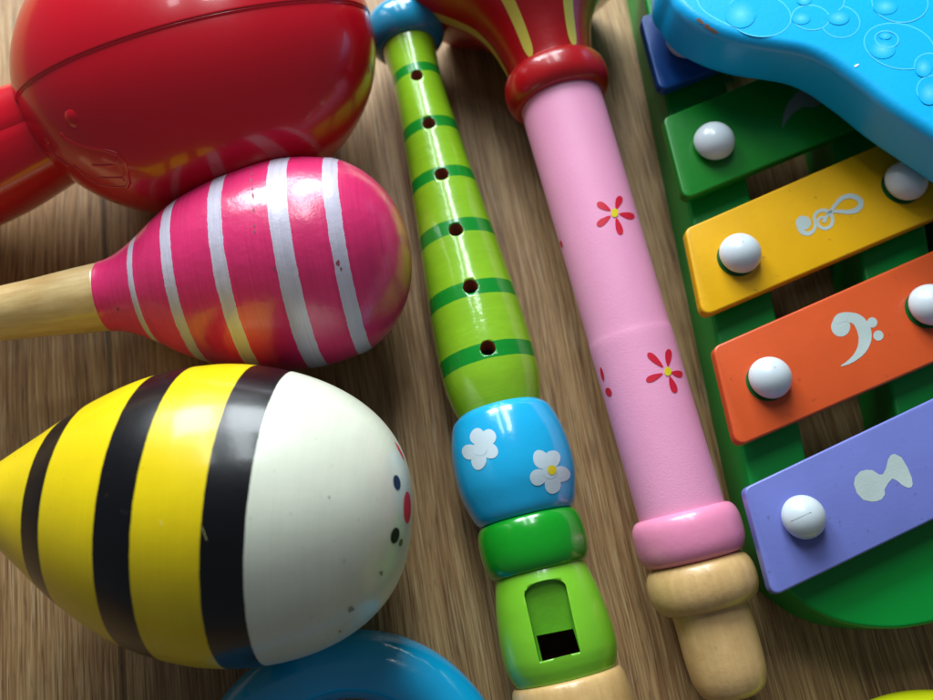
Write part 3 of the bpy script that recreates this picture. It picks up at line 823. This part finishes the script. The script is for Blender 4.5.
def disk(cx, cy, rx, ry, c_in, c_out, ang=0, rings=5, n=36):
    zoff[0] += .0004; z = BT+zoff[0]
    prev = None; vc = bb.verts.new(at(*zb(cx, cy), z))
    for r in range(1, rings+1):
        ring = [bb.verts.new(at(*zb(*p), z)) for p in ell(cx, cy, rx*r/rings, ry*r/rings, ang, n)]
        mixc = lambda q: tuple(c_in[i]*(1-q)+c_out[i]*q for i in range(4))
        for k in range(n):
            k2 = (k+1) % n
            vs = [vc, ring[k2], ring[k]] if prev is None else [prev[k], prev[k2], ring[k2], ring[k]]
            f = bb.faces.new(vs); f.normal_update()
            if f.normal.z < 0: f.normal_flip()
            f.material_index = 1
            for lp in f.loops: lp[cl] = mixc((lambda q: 1-(1-q)**1.6)((r if lp.vert in ring else r-1)/rings))
        prev = ring
def rim(cx, cy, rx, ry, w, col, ang=0, n=48):
    zoff[0] += .0004; z = BT+zoff[0]
    a = [bb.verts.new(at(*zb(*p), z)) for p in ell(cx, cy, rx, ry, ang, n)]
    b = [bb.verts.new(at(*zb(*p), z)) for p in ell(cx, cy, rx-w, ry-w, ang, n)]
    for k in range(n):
        f = bb.faces.new([a[k], a[(k+1) % n], b[(k+1) % n], b[k]]); f.normal_update()
        if f.normal.z < 0: f.normal_flip()
        f.material_index = 1
        for lp in f.loops: lp[cl] = col
LT, PALE, DK = lin(90, 212, 252), lin(104, 216, 252), lin(8, 182, 249)
for (cx, cy, rx, ry, a) in ((338, 52, 112, 74, 8), (615, 74, 70, 56, 10), (560, 4, 72, 46, 0), (515, 60, 66, 44, 5), (818, 158, 124, 78, 12), (820, 8, 98, 70, 6), (920, 224, 52, 44, 0), (934, 306, 58, 50, 0), (1030, 120, 80, 60, 0), (1150, 240, 90, 70, 0), (1080, -40, 120, 80, 0), (700, -80, 90, 60, 0), (1350, 330, 110, 80, 0)):
    disk(cx, cy, rx, ry, DK, DK, a)
    rim(cx, cy, rx, ry, 3.6, LT, a)
for (cx, cy, rx, ry) in ((275, 48, 42, 38), (482, 62, 26, 17), (492, 0, 20, 14), (770, 22, 34, 22), (760, 168, 36, 26), (610, 60, 30, 20), (900, 230, 24, 26), (920, 318, 30, 32)):
    disk(cx, cy, rx*1.25, ry*1.25, PALE, DK, 0, 10)
rim(775, 134, 42, 30, 4, LT, 8); disk(770, 122, 22, 13, LT, DK)
# highlight along the rounded edge, painted as a pale strip
m_bare = paint('bare_wood_chip', (150, 118, 100), rough=.6)
inner = [(124, -20), (132, 15), (160, 45), (205, 72), (262, 97)]
flat_z = BT+.003
L_, R_ = ribbon([(x, y, 5) for x, y in inner])
lv = [bb.verts.new(at(*zb(*p), flat_z)) for p in L_]; rv = [bb.verts.new(at(*zb(*p), flat_z)) for p in R_]
for i in range(len(lv)-1):
    f = bb.faces.new([lv[i], rv[i], rv[i+1], lv[i+1]]); f.material_index = 1; f.normal_update()
    if f.normal.z < 0: f.normal_flip()
    pcol([f], LT)
tree = BVHTree.FromBMesh(bb)
for (pts) in ([(122, 66), (134, 62), (146, 72), (150, 84), (138, 82)], [(146, 92), (160, 88), (180, 96), (200, 111), (196, 117), (182, 113), (168, 103)], [(150, 80), (164, 82), (170, 88), (156, 88)], [(662, 228), (668, 222), (678, 219), (680, 222), (668, 231)]):
    pixel_decal(bb, tree, [zb(*p) for p in pts], 2 if pts[0][0] < 600 else 1, rings=2, eps=.01)
bo = thing('bubble_board', 'thick sky blue wavy edged board printed with bubbles, lying on the xylophone', 'toy board', (at(850, 20, 0).x, at(850, 20, 0).y, BT-TH))
link_bm('board', bb, [m_board, attr_mat(), m_bare], bo, sharp=math.radians(50))

# ================================================================== LIGHT: a window beyond the top edge, a dim room
w = bpy.data.worlds.new('World'); sc.world = w; w.use_nodes = True
w.node_tree.nodes['Background'].inputs[0].default_value = (.78, .88, 1.0, 1); w.node_tree.nodes['Background'].inputs[1].default_value = .12
AZ, LEAN, DW = math.radians(-16), math.radians(60), 62.0
def pane(az, lean, w, h, watts, shift=0):
    d = Vector((math.sin(az)*math.sin(lean), math.cos(az)*math.sin(lean), math.cos(lean)))
    ld = bpy.data.lights.new('window_pane_light', 'AREA'); ld.shape = 'RECTANGLE'; ld.size = w*S; ld.size_y = h*S
    ld.energy = watts; ld.color = (.87, .96, 1.0)
    lo = bpy.data.objects.new('window_pane_light', ld); COL.objects.link(lo)
    side = Vector((0, 0, 1)).cross(d).normalized()
    lo.location = (d*DW+side*shift)*S; lo.rotation_euler = d.to_track_quat('Z', 'Y').to_euler()
for k in (-1, 1):
    pane(AZ, LEAN, 20, 26, 3.7, k*12.5)                       # the two tall casements
    pane(AZ, math.radians(36), 9 if k < 0 else 4, 26, 1.25 if k < 0 else .4, k*8)   # the lights above them
sc.view_settings.view_transform = 'Standard'; sc.view_settings.look = 'None'; sc.view_settings.exposure = 0; sc.view_settings.gamma = 1
sc.cycles.use_denoising = True; sc.cycles.max_bounces = 8
